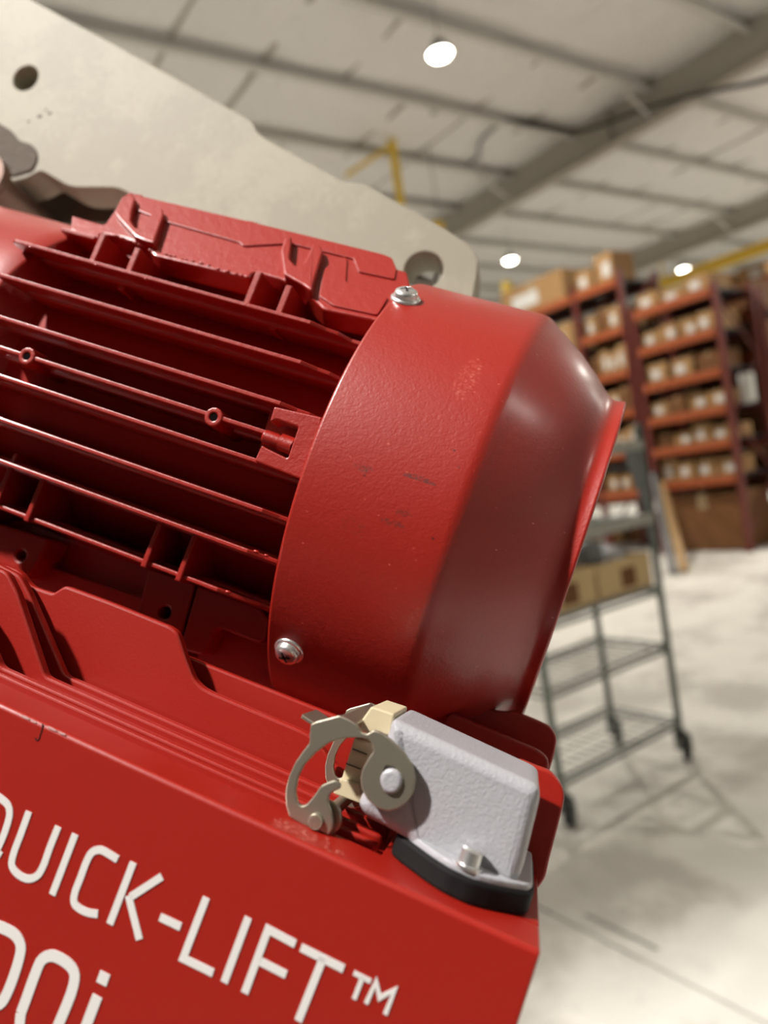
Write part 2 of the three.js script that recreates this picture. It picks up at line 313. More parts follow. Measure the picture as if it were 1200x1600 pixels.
  const letters = [
    [stroke(smooth([[-60, 64], [-25, 74], [5, 92], [24, 112], [27, 140], [-2, 225], [-22, 255], [-45, 262]]), W), stroke([[-30, 232], [2, 258]], W)],
    [stroke(smooth([[84, 128], [60, 195], [38, 255], [34, 285], [50, 310], [82, 325], [108, 316], [124, 292], [146, 232], [170, 172]]), W)],
    [stroke([[220, 194], [152, 372]], W)],
    [stroke(smooth([[344, 268], [318, 252], [294, 240], [270, 246], [254, 272], [236, 320], [217, 372], [217, 396], [232, 412], [258, 424], [286, 428]]), W)],
    [stroke([[390, 277], [321, 458]], W), stroke([[474, 318], [382, 378]], W), stroke([[376, 374], [408, 503]], W)],
    [stroke([[468, 437], [529, 466]], W)],
    [stroke([[604, 380], [536, 558], [624, 601]], W)],
    [stroke([[727, 438], [656, 629]], W)],
    [stroke([[716, 660], [785, 473], [865, 516]], W), stroke([[760, 566], [838, 606]], W)],
    [stroke([[881, 526], [1007, 589]], W), stroke([[946, 558], [873, 742]], W)],
    [stroke([[1036, 600], [1086, 626]], WS), stroke([[1062, 613], [1037, 678]], WS)],
    [stroke([[1072, 691], [1102, 626], [1112, 674], [1156, 651], [1128, 723]], WS)],
    [stroke(smooth([[-110, 470], [-60, 448], [0, 466], [44, 490], [60, 520], [55, 560], [20, 660], [0, 690], [-40, 700]]), W2)],
    [stroke(smooth([[60, 720], [75, 680], [104, 600], [122, 562], [150, 550], [196, 572], [217, 600], [214, 640], [180, 730], [150, 800]]), W2), stroke(smooth([[60, 720], [58, 770], [80, 820], [120, 830], [150, 800]]), W2)],
    [stroke([[308, 600], [296, 634]], W2 * 1.05), stroke([[285, 668], [235, 800]], W2)],
  ];
  for (const l of letters) hp('letter', l, M.letter);
}
// ---- motor
const CY = 31.2, CZ = -285.4;                              // motor axis
const turnX = g => g.rotateZ(-Math.PI / 2).translate(0, CY, CZ);   // lathe axis Y -> X
const lathe = (prof, n = 96) => turnX(new THREE.LatheGeometry(prof.map(p => new THREE.Vector2(Math.max(0.001, p[0]), p[1])), n));
{
  const body = hp('motor_body', lathe([[0, -330], [59, -330], [60, -215], [60, -70], [0, -70]]), M.redInner);
  // end bell on the left
  hp('end_bell', lathe([[0, -360], [60, -358], [70, -345], [73.2, -330], [73.2, -222], [72.5, -214.5], [71, -213], [66, -211.5], [58, -203]], 128), M.redBox);
  // horizontal cooling fins: crest on a circle of 79 mm
  const th = [31.8, 19.2, 7.9, 0.6, -6.0, -16, -26.2, -39.2];
  th.forEach((deg, i) => {
    const y = CY + 79 * Math.sin(deg * RAD), z = CZ + 79 * Math.cos(deg * RAD), zr = CZ + Math.sqrt(Math.max(100, 57 * 57 - (y - CY) ** 2));
    const xl = [-219, -212, -211, -206, -211, -211, -211, -211][i], xr = [-97, -92, -92, -84, -92, -86, -88, -97][i];
    const s = [[xl, z - 5], [xl + 1.5, z - 0.5], [xl + 3, z], [xr, z], [xr + 5, z - 2.6], [xr + 9, z - 3.4], [xr + 13, z - 7], [-60, z - 8], [-60, zr], [xl + 6, zr], [xl + 5, z - 14]].map(p => new THREE.Vector2(p[0], -p[1]));
    // outline in (x, -z), thickness along y; a step half way down the flank as cast
    const fr = { m: new THREE.Matrix4().makeBasis(new THREE.Vector3(1, 0, 0), new THREE.Vector3(0, 0, -1), new THREE.Vector3(0, 1, 0)).setPosition(0, y + 0.67, 0) };
    const thin = prism(s, 1.35, fr, 0.3, [], 2);
    const rootS = s.map(p => p.clone()); const zs = z - 9;
    const root = [[xl + 8, zs], [-62, zs - 1], [-62, zr], [xl + 8, zr]].map(p => new THREE.Vector2(p[0], -p[1]));
    const fr2 = { m: fr.m.clone().setPosition(0, y + 1.7, 0) };
    if (i === 0) hp('fin_stub', prism([[-216, z - 26], [-214, z - 18], [-213, z - 14.5], [-198, z - 14.5], [-198, z - 40], [-212, z - 40]].map(p => new THREE.Vector2(p[0], -p[1])), 1.9, { m: fr.m.clone().setPosition(0, CY + 79 * Math.sin(46 * RAD), 0) }, 0.5), M.redCast);
    hp('fin', [thin, prism(root, 3.4, fr2, 1.0, [], 2)], M.redCast);
  });
  // thin web walls between the two lowest fins
  for (const [px, py] of [[6, 745], [52, 775], [236, 845], [290, 866]]) {
    const q = meet(px, py, zf(-222));
    hp('web', prism([[-1, -9], [1, -9], [0.8, 9], [-0.8, 9]].map(p => new THREE.Vector2(q.x + p[0], q.y + p[1])), 26, zf(-223), 0.4), M.redCast);
  }
  for (const [px, py] of [[150, 398], [204, 420], [393, 458], [440, 480]]) {
    const q = meet(px, py, zf(-230));
    hp('web', prism([[-1.2, -9], [1.2, -9], [1.4, 8], [-1, 8]].map(p => new THREE.Vector2(q.x + p[0], q.y + p[1])), 22, zf(-229), 0.4), M.redCast);
  }
  // tapped bosses on the middle fin
  for (const [px, py] of [[41, 556], [333, 651]]) {
    const f = zf(-206), q = meet(px, py, f);
    hp('tapped_boss', prism(circ(q, 3.1, 12), 22, f, 0.5, [circ(q, 1.35, 16)]), M.redCast);
    hp('boss_bore', prism(circ(q, 1.4, 12), 10, zf(-206.4), 0), M.dark);
  }
  // square lug with a pocket and a painted earth screw
  const fl = zf(-203.5);
  const lug = trace([[428, 635], [503, 652], [497, 700], [480, 752], [463, 746], [397, 720], [409, 695], [414, 699], [449, 716], [466, 667], [432, 655], [421, 659]], fl);
  hp('earth_lug', prism(round(lug, 0.7), 8, fl, 0.5), M.redCast);
  hp('lug_base', prism(round(trace([[424, 636], [500, 652], [480, 752], [398, 722]], zf(-214.5)), 1), 12, zf(-214.5), 0.4), M.redCast);
  {
    const f = zf(-205.5), a = meet(410, 680, f), b = meet(437, 690, f), c = meet(457, 697, f), zc = -206.8;
    const sh = []; for (let i = 0; i <= 14; i++) { const t = i / 14; sh.push(new THREE.Vector2(i % 2 ? 2.35 : 1.95, t)); }
    const L = b.clone().sub(a).length(), dir = b.clone().sub(a).normalize();
    const place = (g, p) => g.rotateZ(Math.atan2(dir.y, dir.x) - Math.PI / 2).translate(p.x, p.y, zc);
    const shaft = new THREE.LatheGeometry([new THREE.Vector2(0.01, 0), new THREE.Vector2(1.7, 0), ...sh.map(v => new THREE.Vector2(v.x, 0.3 + v.y * (L - 0.3)))], 18);
    const hd = new THREE.CylinderGeometry(3, 3, c.clone().sub(b).length(), 6).translate(0, c.clone().sub(b).length() / 2, 0);
    hp('earth_screw', [place(shaft, a), place(hd, b)], M.redCast);
  }
  // ---- foot pad on the top of the motor with two slotted lugs
  const tilt = 26 * RAD, FO = [-140, 98, -243], ff = frame(FO, tilt);
  const up = (k) => { const o = ff.o.clone().addScaledVector(ff.n, k); return frame(o.toArray(), tilt); };
  const pad = trace([[112, 336], [163, 351], [172, 338], [183, 322], [192, 311], [208, 303], [400, 348], [600, 397], [613, 403], [620, 420], [636, 424], [641, 446], [640, 520], [582, 499], [505, 483], [488, 466], [470, 452], [441, 437], [400, 425], [394, 427], [388, 434], [240, 399], [228, 384], [186, 369], [160, 364], [152, 374], [110, 360]], ff);
  const beads = [];                                        // runs and beads of paint on the cast edges
  const bead = (px, py, fr, r) => { const q = meet(px, py, fr), P = fr.o.clone().addScaledVector(fr.u, q.x).addScaledVector(fr.v, q.y); beads.push(new THREE.IcosahedronGeometry(r, 2).scale(1.5, 0.8, 1).translate(P.x, P.y, P.z - 0.2)); };
  for (const [x0, y0, x1, y1, n] of [[150, 366, 186, 369, 6], [188, 371, 228, 386, 6], [230, 390, 330, 416, 12], [340, 420, 390, 433, 4], [205, 304, 222, 307, 3], [386, 346, 402, 350, 3]]) for (let k = 0; k < n; k++) { const t = (k + rnd() * 0.6) / n; bead(x0 + (x1 - x0) * t, y0 + (y1 - y0) * t, ff, rr(0.45, 0.9)); }
  for (const [px, py] of [[228, 436], [150, 414], [48, 386], [416, 868], [400, 862], [356, 925], [212, 664], [196, 655], [330, 660]]) bead(px, py, zf(-211), rr(0.5, 0.75));
  hp('foot_pad', [prism(round(pad, 1.3), 9, ff, 0.8, [], 3), ...beads], M.redCast);
  const rim = k => trace(k, up(0.7));
  hp('foot_rim', prism(round(rim([[208, 303], [400, 348], [600, 397], [613, 403], [620, 420], [617, 436], [560, 424], [552, 404], [500, 391], [452, 380], [380, 384], [372, 378], [252, 344], [240, 338], [196, 322]]), 1), 4, up(0.7), 0.4, [], 3), M.redCast);
  const lugA = rim([[192, 318], [206, 308], [214, 318], [208, 340], [207, 354], [214, 364], [226, 366], [233, 358], [245, 332], [256, 334], [258, 344], [243, 388], [228, 384], [214, 378], [188, 350], [181, 340]]);
  const lugB = rim([[446, 380], [457, 378], [455, 398], [453, 412], [463, 424], [474, 421], [482, 408], [490, 388], [502, 392], [505, 402], [487, 463], [474, 453], [445, 437], [440, 400]]);
  const f2 = up(3.2);
  hp('slotted_lug', prism(round(lugA, 0.8), 6, f2, 0.7, [], 3), M.redCast);
  hp('slotted_lug', prism(round(lugB, 0.8), 6, f2, 0.7, [], 3), M.redCast);
  hp('foot_step', prism(round(rim([[505, 420], [537, 400], [543, 404], [541, 440], [572, 452], [607, 464], [590, 492], [520, 477], [498, 462]]), 1), 4, up(0.7), 0.4, [], 3), M.redCast);
  hp('foot_block', prism(round(trace([[128, 352], [600, 470], [600, 540], [128, 410]], zf(-258)), 1), 30, zf(-258), 0.4), M.redCast);

  // ---- feet under the motor, in the shade
  const fb = zf(-248);
  const hole = circ(meet(257, 957, fb), 2.5, 20);
  hp('lower_foot', prism(round(trace([[232, 888], [304, 912], [280, 1000], [290, 1030], [200, 990], [222, 930]], fb), 1), 16, fb, 0.6, [hole]), M.redCast);
  hp('lower_foot', prism(round(trace([[309, 914], [406, 950], [420, 968], [414, 1000], [406, 1006], [346, 983], [337, 984], [316, 1024], [280, 1015]], fb), 1), 14, fb, 0.8), M.redCast);
  hp('lower_foot', prism(round(trace([[-60, 800], [75, 842], [62, 872], [40, 905], [-60, 880]], fb), 1.5), 14, fb, 0.8, [circ(meet(32, 868, fb), 2.2, 18)]), M.redCast);
  hp('lower_deck', prism(round(trace([[-60, 840], [420, 1000], [440, 1090], [-60, 960]], zf(-258)), 1), 30, zf(-258), 0.5), M.redCast);

  hp('lower_block', prism([[-320, -57], [-72, -57], [-72, -10], [-320, -10]].map(v => new THREE.Vector2(...v)), 60, zf(-262), 0.5), M.redCast);
  // ---- fan cover
  const prof = [[58, -74.5], [84.2, -75.4], [85, -75.0], [85.1, -74.2], [85, -60], [85, -34], [85, -30], [84.75, -28.2], [83.9, -26.4], [82.5, -24.6], [80.8, -21.8], [75.2, -13.2], [69.8, -6.4], [66.2, -2.6], [64.2, -0.2], [63.1, 1.5], [62.7, 2.9], [62.8, 4.2], [63.2, 5.5], [63.3, 6.2], [62.6, 6.6], [58, 4.4], [0, 4.4]];
  const g = lathe(prof, 192), N = prof.length;
  const uv = g.attributes.uv, cum = [0]; for (let i = 1; i < N; i++) cum.push(cum[i - 1] + Math.hypot(prof[i][0] - prof[i - 1][0], prof[i][1] - prof[i - 1][1]));
  for (let i = 0; i < uv.count; i++) uv.setXY(i, uv.getX(i) * 0.534, cum[i % N] / 1000);
  // paint with the rubbed and dirty marks that the cover carries, laid out in metres round the sheet
  const cv = document.createElement('canvas'); cv.width = 2048; cv.height = 512; const cx = cv.getContext('2d');
  cx.fillStyle = '#' + RED.getHexString(); cx.fillRect(0, 0, 2048, 512);
  const VL = cum[N - 1] / 1000, at2 = (deg, x) => [((-deg / 360 + 2) % 1) * 2048, 512 - (17 + (x + 74.2)) / 1000 / VL * 512];
  const mark = (deg, x, du, dv, col, n, al) => { const [u, v] = at2(deg, x); for (let k = 0; k < n; k++) { const a = rnd() * 6.283, q = Math.sqrt(rnd()); cx.globalAlpha = al * rr(0.4, 1); cx.fillStyle = col; cx.fillRect(u + q * Math.cos(a) * du, v + q * Math.sin(a) * dv, rr(1, 3.4), rr(1, 2.4)); } };
  mark(0.4, -30.4, 4, 15, '#5a2420', 130, 0.4); mark(-0.7, -46.9, 4, 8, '#5a2420', 36, 0.35); mark(-8.9, -33.7, 3, 10, '#4c2020', 40, 0.3); mark(-6.5, -31.5, 3, 8, '#4c2020', 26, 0.3); mark(24.4, -28.5, 34, 9, '#c88078', 150, 0.32); mark(-12, -44, 10, 16, '#6a2a26', 40, 0.3);
  for (let k = 0; k < 420; k++) { cx.globalAlpha = rr(0.25, 0.8); cx.fillStyle = k % 7 ? '#e0a098' : '#2a0c0c'; const q = rr(0.8, 2); cx.fillRect(rnd() * 2048, rnd() * 512, q, q); }
  cx.globalAlpha = 1;
  const ct = new THREE.CanvasTexture(cv); ct.colorSpace = THREE.SRGBColorSpace; ct.wrapS = ct.wrapT = THREE.RepeatWrapping; ct.repeat.set(1 / 0.534, 1 / VL);
  M.redCover = phy({ color: 0xffffff, map: ct, roughness: 0.46, clearcoat: 0.5, clearcoatRoughness: 0.24, bumpMap: rep(T.peel, 34), bumpScale: 0.00007 });
  const cover = hp('fan_cover', g, M.redCover, hoist, false);
  // cross-head screws with washers at 45 degrees
  for (const a of [45, -44.4]) {
    const up2 = new THREE.Vector3(0, Math.sin(a * RAD), Math.cos(a * RAD)), q = new THREE.Quaternion().setFromUnitVectors(new THREE.Vector3(0, 1, 0), up2);
    const at = new THREE.Vector3(a > 0 ? -71.5 : -67.3, CY, CZ).addScaledVector(up2, 84.9);
    const S = gm => gm.applyQuaternion(q).translate(at.x, at.y, at.z);
    const head = new THREE.LatheGeometry([[4.9, 0], [4.95, 0.7], [4.3, 1.0], [3.9, 1.1], [3.95, 2.0], [3.6, 2.9], [2.6, 3.5], [1.2, 3.75], [0.01, 3.8]].map(p => new THREE.Vector2(...p)), 40);
    const ev = new Evaluator(); ev.attributes = ['position', 'normal'];
    let br = new Brush(head); br.updateMatrixWorld();
    for (const [w, d] of [[4.2, 0.9], [0.9, 4.2]]) { const c = new Brush(new THREE.BoxGeometry(w, 3, d).rotateY(0.5).translate(0, 4.2, 0)); c.updateMatrixWorld(); br = ev.evaluate(br, c, SUBTRACTION); br.updateMatrixWorld(); }
    const hg = br.geometry.clone(); hg.setAttribute('uv', new THREE.BufferAttribute(new Float32Array(hg.attributes.position.count * 2), 2));
    hp('screw', S(hg), M.zinc, cover);
  }
}
// ---- grey plug housing on a black gasket, with its locking lever
{
  const onLedge = (pts, y) => pts.map(p => new THREE.Vector2(p[0], -p[1]));
  const flat = (pts, y, d, bev) => prism(pts, d, { m: new THREE.Matrix4().makeBasis(new THREE.Vector3(1, 0, 0), new THREE.Vector3(0, 0, -1), new THREE.Vector3(0, 1, 0)).setPosition(0, y, 0) }, bev, [], 3);
  const foot = k => round(onLedge([[-13.2 - k, -173.4 + k * 0.4], [-11 - k * 0.6, -171.4 + k], [-4.5, -166.8 + k], [0, -164.6 + k], [5, -164.3 + k], [9, -166 + k], [13, -168.8 + k], [17.2 + k, -172.2 + k * 0.7], [18 + k, -175], [18 + k, -199], [-13.2 - k, -199]]), 1.6);
  const gasket = hp('gasket', flat(foot(0.4), -50.6, 5, 0.8), M.gasket);
  const fh = zf(-170.6);
  const side = round(trace([[611, 1122], [604, 1150], [580, 1205], [556, 1258], [566, 1276], [622, 1308], [634, 1316], [640, 1330]], fh).concat([new THREE.Vector2(14.2, -50.7), new THREE.Vector2(14.3, -46), new THREE.Vector2(13.2, -31.5), new THREE.Vector2(12.4, -29.6), new THREE.Vector2(10.8, -29)]), 1.8);
  const shell = prism(side, 28, fh, 3, [], 7);
  const hood = hp('plug_housing', [shell, flat(foot(-0.5), -49.2, 1.6, 0.5)], M.hood);
  // hexagon bolt on the flange
  const bp = meet(722, 1372, zf(-167.6));
  const up3 = g => g.translate(bp.x + 0.3, -49.4, -167.6);
  hp('bolt', [up3(new THREE.CylinderGeometry(3.3, 3.3, 0.7, 28).translate(0, 0.3, 0)), up3(new THREE.CylinderGeometry(2.5, 2.75, 2.9, 6).translate(0, 2.1, 0)), up3(new THREE.CylinderGeometry(1.9, 2.45, 0.5, 24).translate(0, 3.8, 0))], M.zinc, hood);
  // cream insert
  const z0 = zf(-174);
  const zc = 20;
  const insert = hp('contact_insert', [
    prism(round(trace([[580, 1104], [616, 1116], [610, 1150], [561, 1142], [563, 1128]], zf(-178)), 0.5), zc, zf(-178), 0.4),
    prism(round(trace([[553, 1154], [578, 1160], [584, 1172], [566, 1214], [560, 1226], [534, 1216]], zf(-180)), 0.4), zc - 5, zf(-180), 0.35),
    prism(round(trace([[532, 1216], [562, 1226], [570, 1258], [520, 1240]], zf(-178)), 0.4), zc, zf(-178), 0.35),
    prism(round(trace([[575, 1150], [600, 1152], [580, 1230], [560, 1215]], zf(-182)), 0.4), zc - 8, zf(-182), 0.3)], M.cream);
  for (const [a, b] of [[[551, 1169], [574, 1178]], [[541, 1192], [564, 1201]]]) {
    const p = meet(a[0], a[1], zf(-179.9)), q = meet(b[0], b[1], zf(-179.9));
    hp('insert_groove', prism([[p.x, p.y], [q.x, q.y], [q.x, q.y - 0.25], [p.x, p.y - 0.25]].map(v => new THREE.Vector2(...v)), 1, zf(-179.6), 0), M.sheetDark, insert);
  }
  // locking lever: two cheeks, a bridge with finger grip, rivet and roller
  const cv = (p, ox = 430, oy = 1080, s = 0.20833) => p.map(a => [ox + a[0] * s, oy + a[1] * s]);
  const arm = cv([[258, 330], [262, 250], [300, 228], [480, 180], [555, 212], [618, 255], [640, 306], [690, 320], [735, 290], [790, 305], [870, 365], [960, 450], [1030, 555], [1052, 660], [1038, 760], [1000, 825], [930, 882], [850, 905], [760, 880], [690, 815], [645, 735], [636, 650], [652, 585], [698, 500], [732, 455], [735, 425], [722, 392], [700, 362], [640, 350], [520, 352], [400, 388], [290, 472], [212, 560], [168, 650], [150, 760], [166, 838], [196, 862], [232, 850], [272, 808], [302, 768], [342, 708], [402, 678], [452, 664], [484, 690], [490, 730], [440, 752], [402, 782], [396, 840], [420, 900], [436, 985], [428, 1040], [402, 1082], [330, 1056], [200, 1000], [102, 942], [76, 850], [74, 745], [100, 640], [150, 530], [214, 440], [254, 390]]);
  const fv = zf(-167.4);
  const key = trace(cv([[820, 535], [905, 560], [925, 610], [955, 650], [950, 700], [915, 745], [865, 755], [810, 740], [782, 690], [785, 640], [800, 590]]), fv);
  const lever = hp('locking_lever', prism(round(trace(arm, fv), 0.5, 3), 1.3, fv, 0.35, [key]), M.nickel);
  const shift = trace(arm, fv); hp('rear_cheek', prism(round(shift, 0.5, 3), 1.3, zf(-201), 0.3), M.nickel, lever);
  // bridge between the cheeks, bent forward into a grip
  const A = meet(484, 1148, fv), B = meet(531, 1118, fv);
  {
    const a = meet(485, 1137, fv), b = meet(532, 1118, fv), c = meet(553, 1134, fv);
    const cross = round([new THREE.Vector2(a.x - 0.2, a.y - 1.5), new THREE.Vector2(b.x, b.y), new THREE.Vector2(c.x, c.y), new THREE.Vector2(c.x - 0.6, c.y - 1.1), new THREE.Vector2(b.x - 0.4, b.y - 1.2), new THREE.Vector2(a.x + 0.2, a.y - 2.7)], 0.4);
    hp('bridge', prism(cross, 32, zf(-168.9), 0.3), M.nickel, lever);
    const gp = [new THREE.Vector2(a.x - 5.6, a.y - 0.1), new THREE.Vector2(a.x + 0.6, a.y - 1.2), new THREE.Vector2(a.x + 0.7, a.y - 2.2), new THREE.Vector2(a.x - 5.6, a.y - 1.1)];
    hp('finger_grip', prism(gp, 13, zf(-178), 0.3), M.nickel, lever);
  }
  // grey pivot pin through the keyhole
  const pc = meet(430 + 868 * 0.2083, 1080 + 672 * 0.2083, zf(-166.6));
  hp('pivot_pin', prism(round(circ(pc, 2.55, 14).map((p, i) => (i > 9 && i < 13 ? p.clone().sub(pc).multiplyScalar(1.14).add(pc) : p)), 0.8), 5, zf(-166.4), 0.9, [], 4), M.hood, hood);
  const rc = meet(430 + 303 * 0.2083, 1080 + 978 * 0.2083, zf(-167));
  hp('rivet', [prism(circ(rc, 1.75, 24), 1.6, zf(-166.3), 0.5, [circ(rc, 1.05, 18)], 3), prism(circ(rc, 1.2, 18), 1.0, zf(-166.7), 0)], M.nickel, lever);
  const ro = meet(430 + 372 * 0.2083, 1080 + 950 * 0.2083, zf(-170));
  hp('roller', [prism(circ(ro, 4.0, 36), 1.2, zf(-169.6), 0.4), prism(circ(ro, 1.6, 20), 29, zf(-170.5), 0.2), prism(circ(ro, 4.0, 36), 1.2, zf(-198), 0.4)], M.nickel, lever);
}
// ================================================================ steel plates behind the motor
{
  const f = zf(-318);
  const out = trace([[-160, -130], [50, 0], [130, 43], [180, 70], [388, 186], [396, 193], [401, 205], [415, 217], [537, 284], [569, 287], [695, 357], [733, 382], [747, 403], [746, 426], [738, 470], [655, 462], [600, 432], [420, 384], [240, 325], [205, 305], [192, 297], [178, 293], [118, 293], [103, 289], [64, 266], [42, 278], [18, 284], [-60, 250], [-260, 180]], f);
  const ring = (px, py, r) => circ(meet(px, py, f), r, 40);
  const h1 = ring(40, 122, 7.7), h2 = ring(662, 422, 9.3);
  const place = hoistPlace(new THREE.Vector3(0, 150, -326));
  const mk = (name, label) => { const t = thing(name, place.toArray(), label, 'plate'); t.quaternion.copy(HOIST_TURN); return t; };
  const local = g => { g.translate(0, -150, 326).scale(0.001, 0.001, 0.001); return g; };
  const p1 = mk('steel_plate', 'thick beige bare steel plate with two drilled holes rising behind the red motor');
  part('plate', local(prism(round(out, 2.5, 4), 20, f, 0.6, [h1, h2])), M.sheet, p1);
  const blob = trace([[-70, 160], [0, 193], [18, 204], [30, 220], [48, 224], [58, 236], [58, 250], [50, 266], [36, 270], [18, 276], [-60, 246]], zf(-317.4));
  part('weld_stain', local(prism(round(blob, 3), 1.2, zf(-317.2), 0.5)), M.sheetDark, p1);
  for (const [x, y, w, h] of [[62, 182, 2.4, 1.6], [72, 172, 1, 1], [78, 177, 1.6, 1.8], [45, 190, 1, 1.4], [18, 288, 0.1, 0.1]]) {
    const q = meet(x, y, f); part('pit', local(prism(round([[-w, 0], [-w * 0.3, h * 0.6], [w * 0.5, h], [w, 0.1], [w * 0.3, -h * 0.7], [-w * 0.6, -h]].map(v => new THREE.Vector2(q.x + v[0] * 0.6, q.y + v[1] * 0.6)), 0.3), 0.3, zf(-317.85), 0)), M.pit, p1);
  }
  const fb = zf(-356);
  const p2 = mk('steel_plate', 'dark grey second steel plate, seen through the cut-out of the beige plate');
  part('plate', local(prism(trace([[-200, -60], [50, 50], [420, 240], [560, 320], [692, 388], [676, 440], [600, 425], [200, 350], [-200, 330]], fb), 10, fb, 0.5)), M.sheetGrey, p2);
  const p3 = thing('link_pin', place.toArray(), 'shiny round steel pin through the cut-out of the plate at the left edge', 'pin'); p3.quaternion.copy(HOIST_TURN);
  const pc = meet(8, 300, zf(-312));
  part('shank', local(new THREE.CylinderGeometry(8, 8, 60, 32).rotateX(Math.PI / 2).translate(pc.x - 2, pc.y, -335)), M.brownSteel, p3);
  part('head', local(new THREE.CylinderGeometry(12, 12, 6, 32).rotateX(Math.PI / 2).translate(pc.x - 6, pc.y + 2, -304)), M.brownSteel, p3);
}
// ================================================================ racks
const BX = 8.75;
function rack(name, label, x0, depth, bays, posts, group) {
  const zc = (posts[0] + posts[posts.length - 1]) / 2, t = thing(name, [x0, 0, zc], label, 'rack', group);
  posts.forEach((z, i) => {
    const h = bays[Math.min(i, bays.length - 1)].h;
    const H = Math.max(h, i ? bays[i - 1].h : 0);
    for (const x of [0.03, depth]) part('upright', [bx(0.06, H, 0.012, x, H / 2, z - zc - 0.03), bx(0.06, H, 0.012, x, H / 2, z - zc + 0.03), bx(0.012, H, 0.07, x - 0.03, H / 2, z - zc), bx(0.13, 0.012, 0.12, x, 0.006, z - zc)], M.rackRed, t);
    for (let k = 0, y = 0.2; y < H - 0.7; k++, y += 0.75) part('brace', rod([k % 2 ? depth - 0.03 : 0.06, y, z - zc], [k % 2 ? 0.06 : depth - 0.03, y + 0.72, z - zc], 0.018, 6), M.rackRed, t);
  });
  bays.forEach((b, i) => {
    const za = posts[i] - zc, zb = posts[i + 1] - zc, w = Math.abs(zb - za) - 0.08, zm = (za + zb) / 2;
    for (const y of b.y) {
      part('beam', rbx(0.05, 0.11, w, 0.008, 0, y, zm), M.rackOrange, t);
      part('beam', rbx(0.05, 0.11, w, 0.008, depth + 0.03, y, zm), M.rackRed, t);
      part('shelf_deck', bx(depth - 0.02, 0.02, w, depth / 2 + 0.01, y + 0.04, zm), M.rackDeck, t);
    }
  });
  return t;
}
const Y1 = [3.24, 2.74, 2.25, 1.79, 1.37, 0.92];
const Y2 = [3.78, 3.12, 2.53, 1.98, 1.42, 0.86];
rack('storage_rack', 'carton rack with orange beams right of the wire cart, large carton under it', BX, 0.85, [{ h: 3.36, y: Y1 }], [-5.0, -6.18], 'storage racks');
rack('storage_rack', 'tallest carton rack, beside the fan cover, with a long carton on top', BX + 0.02, 0.85, [{ h: 3.95, y: Y2 }, { h: 3.95, y: [3.78, 3.0, 2.3, 1.6, 0.9] }], [-6.33, -7.12, -9.6], 'storage racks');
rack('storage_rack', 'rack at the right edge, farther away behind the other racks', 12.4, 0.9, [{ h: 4.1, y: [3.9, 3.0, 2.35, 1.7, 1.0] }, { h: 4.1, y: [3.9, 3.0, 2.35, 1.7, 1.0] }], [-3.4, -6.0, -8.6], 'storage racks');

// cartons: prototypes with parts, then one clone per carton
function cartonProto(kind) {
  const g = new THREE.Group();
  const m = kind === 1 ? M.cardDark : kind === 2 ? M.cardPale : M.card;
  part('carton_body', rbx(1, 1, 1, 0.012, 0, 0.5, 0), m, g);
  part('tape', [bx(1.004, 0.004, 0.12, 0, 1.0, 0), bx(0.004, 0.25, 0.12, -0.502, 0.876, 0)], M.tape, g);
  if (kind !== 1) part('sticker', bx(0.006, 0.46, 0.42, -0.503, 0.45, kind ? 0.14 : -0.1), M.sticker, g);
  return g;
}
const protos = [0, 1, 2].map(cartonProto);
function carton(kind, x, y, z, w, h, d, label, group) {     // x is the front face
  const c = protos[kind].clone(); c.name = numbered('carton'); c.position.set(x + w / 2, y, z); c.scale.set(w, h, d); scene.add(c);
  return tag(c, label, 'carton', group);
}
rack('storage_rack', 'rear storage rack glimpsed through the gaps of the racks beside the cart', BX + 1.05, 0.85, [{ h: 3.3, y: [3.0, 2.45, 1.85, 1.3, 0.7] }], [-5.02, -9.4], 'storage racks');
const ordinal = ['rightmost', 'second from right', 'third from right', 'fourth from right', 'fifth from right'];
const level = ['top', 'second', 'third', 'fourth', 'fifth', 'lowest'];
function fill(rackName, x, ys, za, zb, tops, group, skip = []) {
  ys.forEach((y, i) => {
    if (skip.includes(i)) return;
    const gap = i ? ys[i - 1] - 0.07 - (y + 0.05) : tops, n = 3 + Math.floor(rnd() * 2), w = (za - zb - 0.12) / n;
    for (let k = 0; k < n; k++) {
      const h = Math.min(gap * rr(0.5, 0.86), 0.46), kind = [0, 0, 2, 0, 1][Math.floor(rnd() * 5)];
      carton(kind, x + rr(0.06, 0.12), y + 0.051, za - 0.06 - w * (k + 0.5), rr(0.4, 0.6), h, w * rr(0.82, 0.95), `${['brown', 'dull', 'pale'][kind]} carton, ${ordinal[k]} on the ${level[i]} shelf of ${rackName}`, group);
    }
  });
}
fill('the rack beside the cart', BX, Y1, -5.0, -6.2, 0.3, 'cartons in the rack beside the wire cart');
fill('the tallest rack', BX + 0.02, Y2, -6.36, -7.12, 0.36, 'cartons in the tallest rack', [0]);
fill('the tallest rack, far part', BX + 0.02, [3.78, 3.0, 2.3, 1.6, 0.9], -7.2, -9.5, 0.01, 'cartons in the far part of the tallest rack', [0]);
fill('the edge rack, far part', 12.42, [3.9, 3.0, 2.35, 1.7, 1.0], -6.1, -8.5, 0.4, 'cartons in the rack at the right edge');
fill('the edge rack, near part', 12.42, [3.9, 3.0, 2.35, 1.7, 1.0], -3.5, -5.9, 0.4, 'cartons in the near part of the rack at the right edge');
[3.0, 2.45, 1.85, 1.3, 0.7, -0.04].forEach((y, i) => { for (let k = 0; k < 5; k++) carton(k % 2 ? 0 : 1, BX + 1.12, y + 0.051, -5.5 - 0.86 * k, 0.6, rr(0.36, 0.46), rr(0.66, 0.8), `dim carton in the rear rack, ${ordinal[k]} on its ${level[i]} shelf`, 'cartons in the rear rack'); });
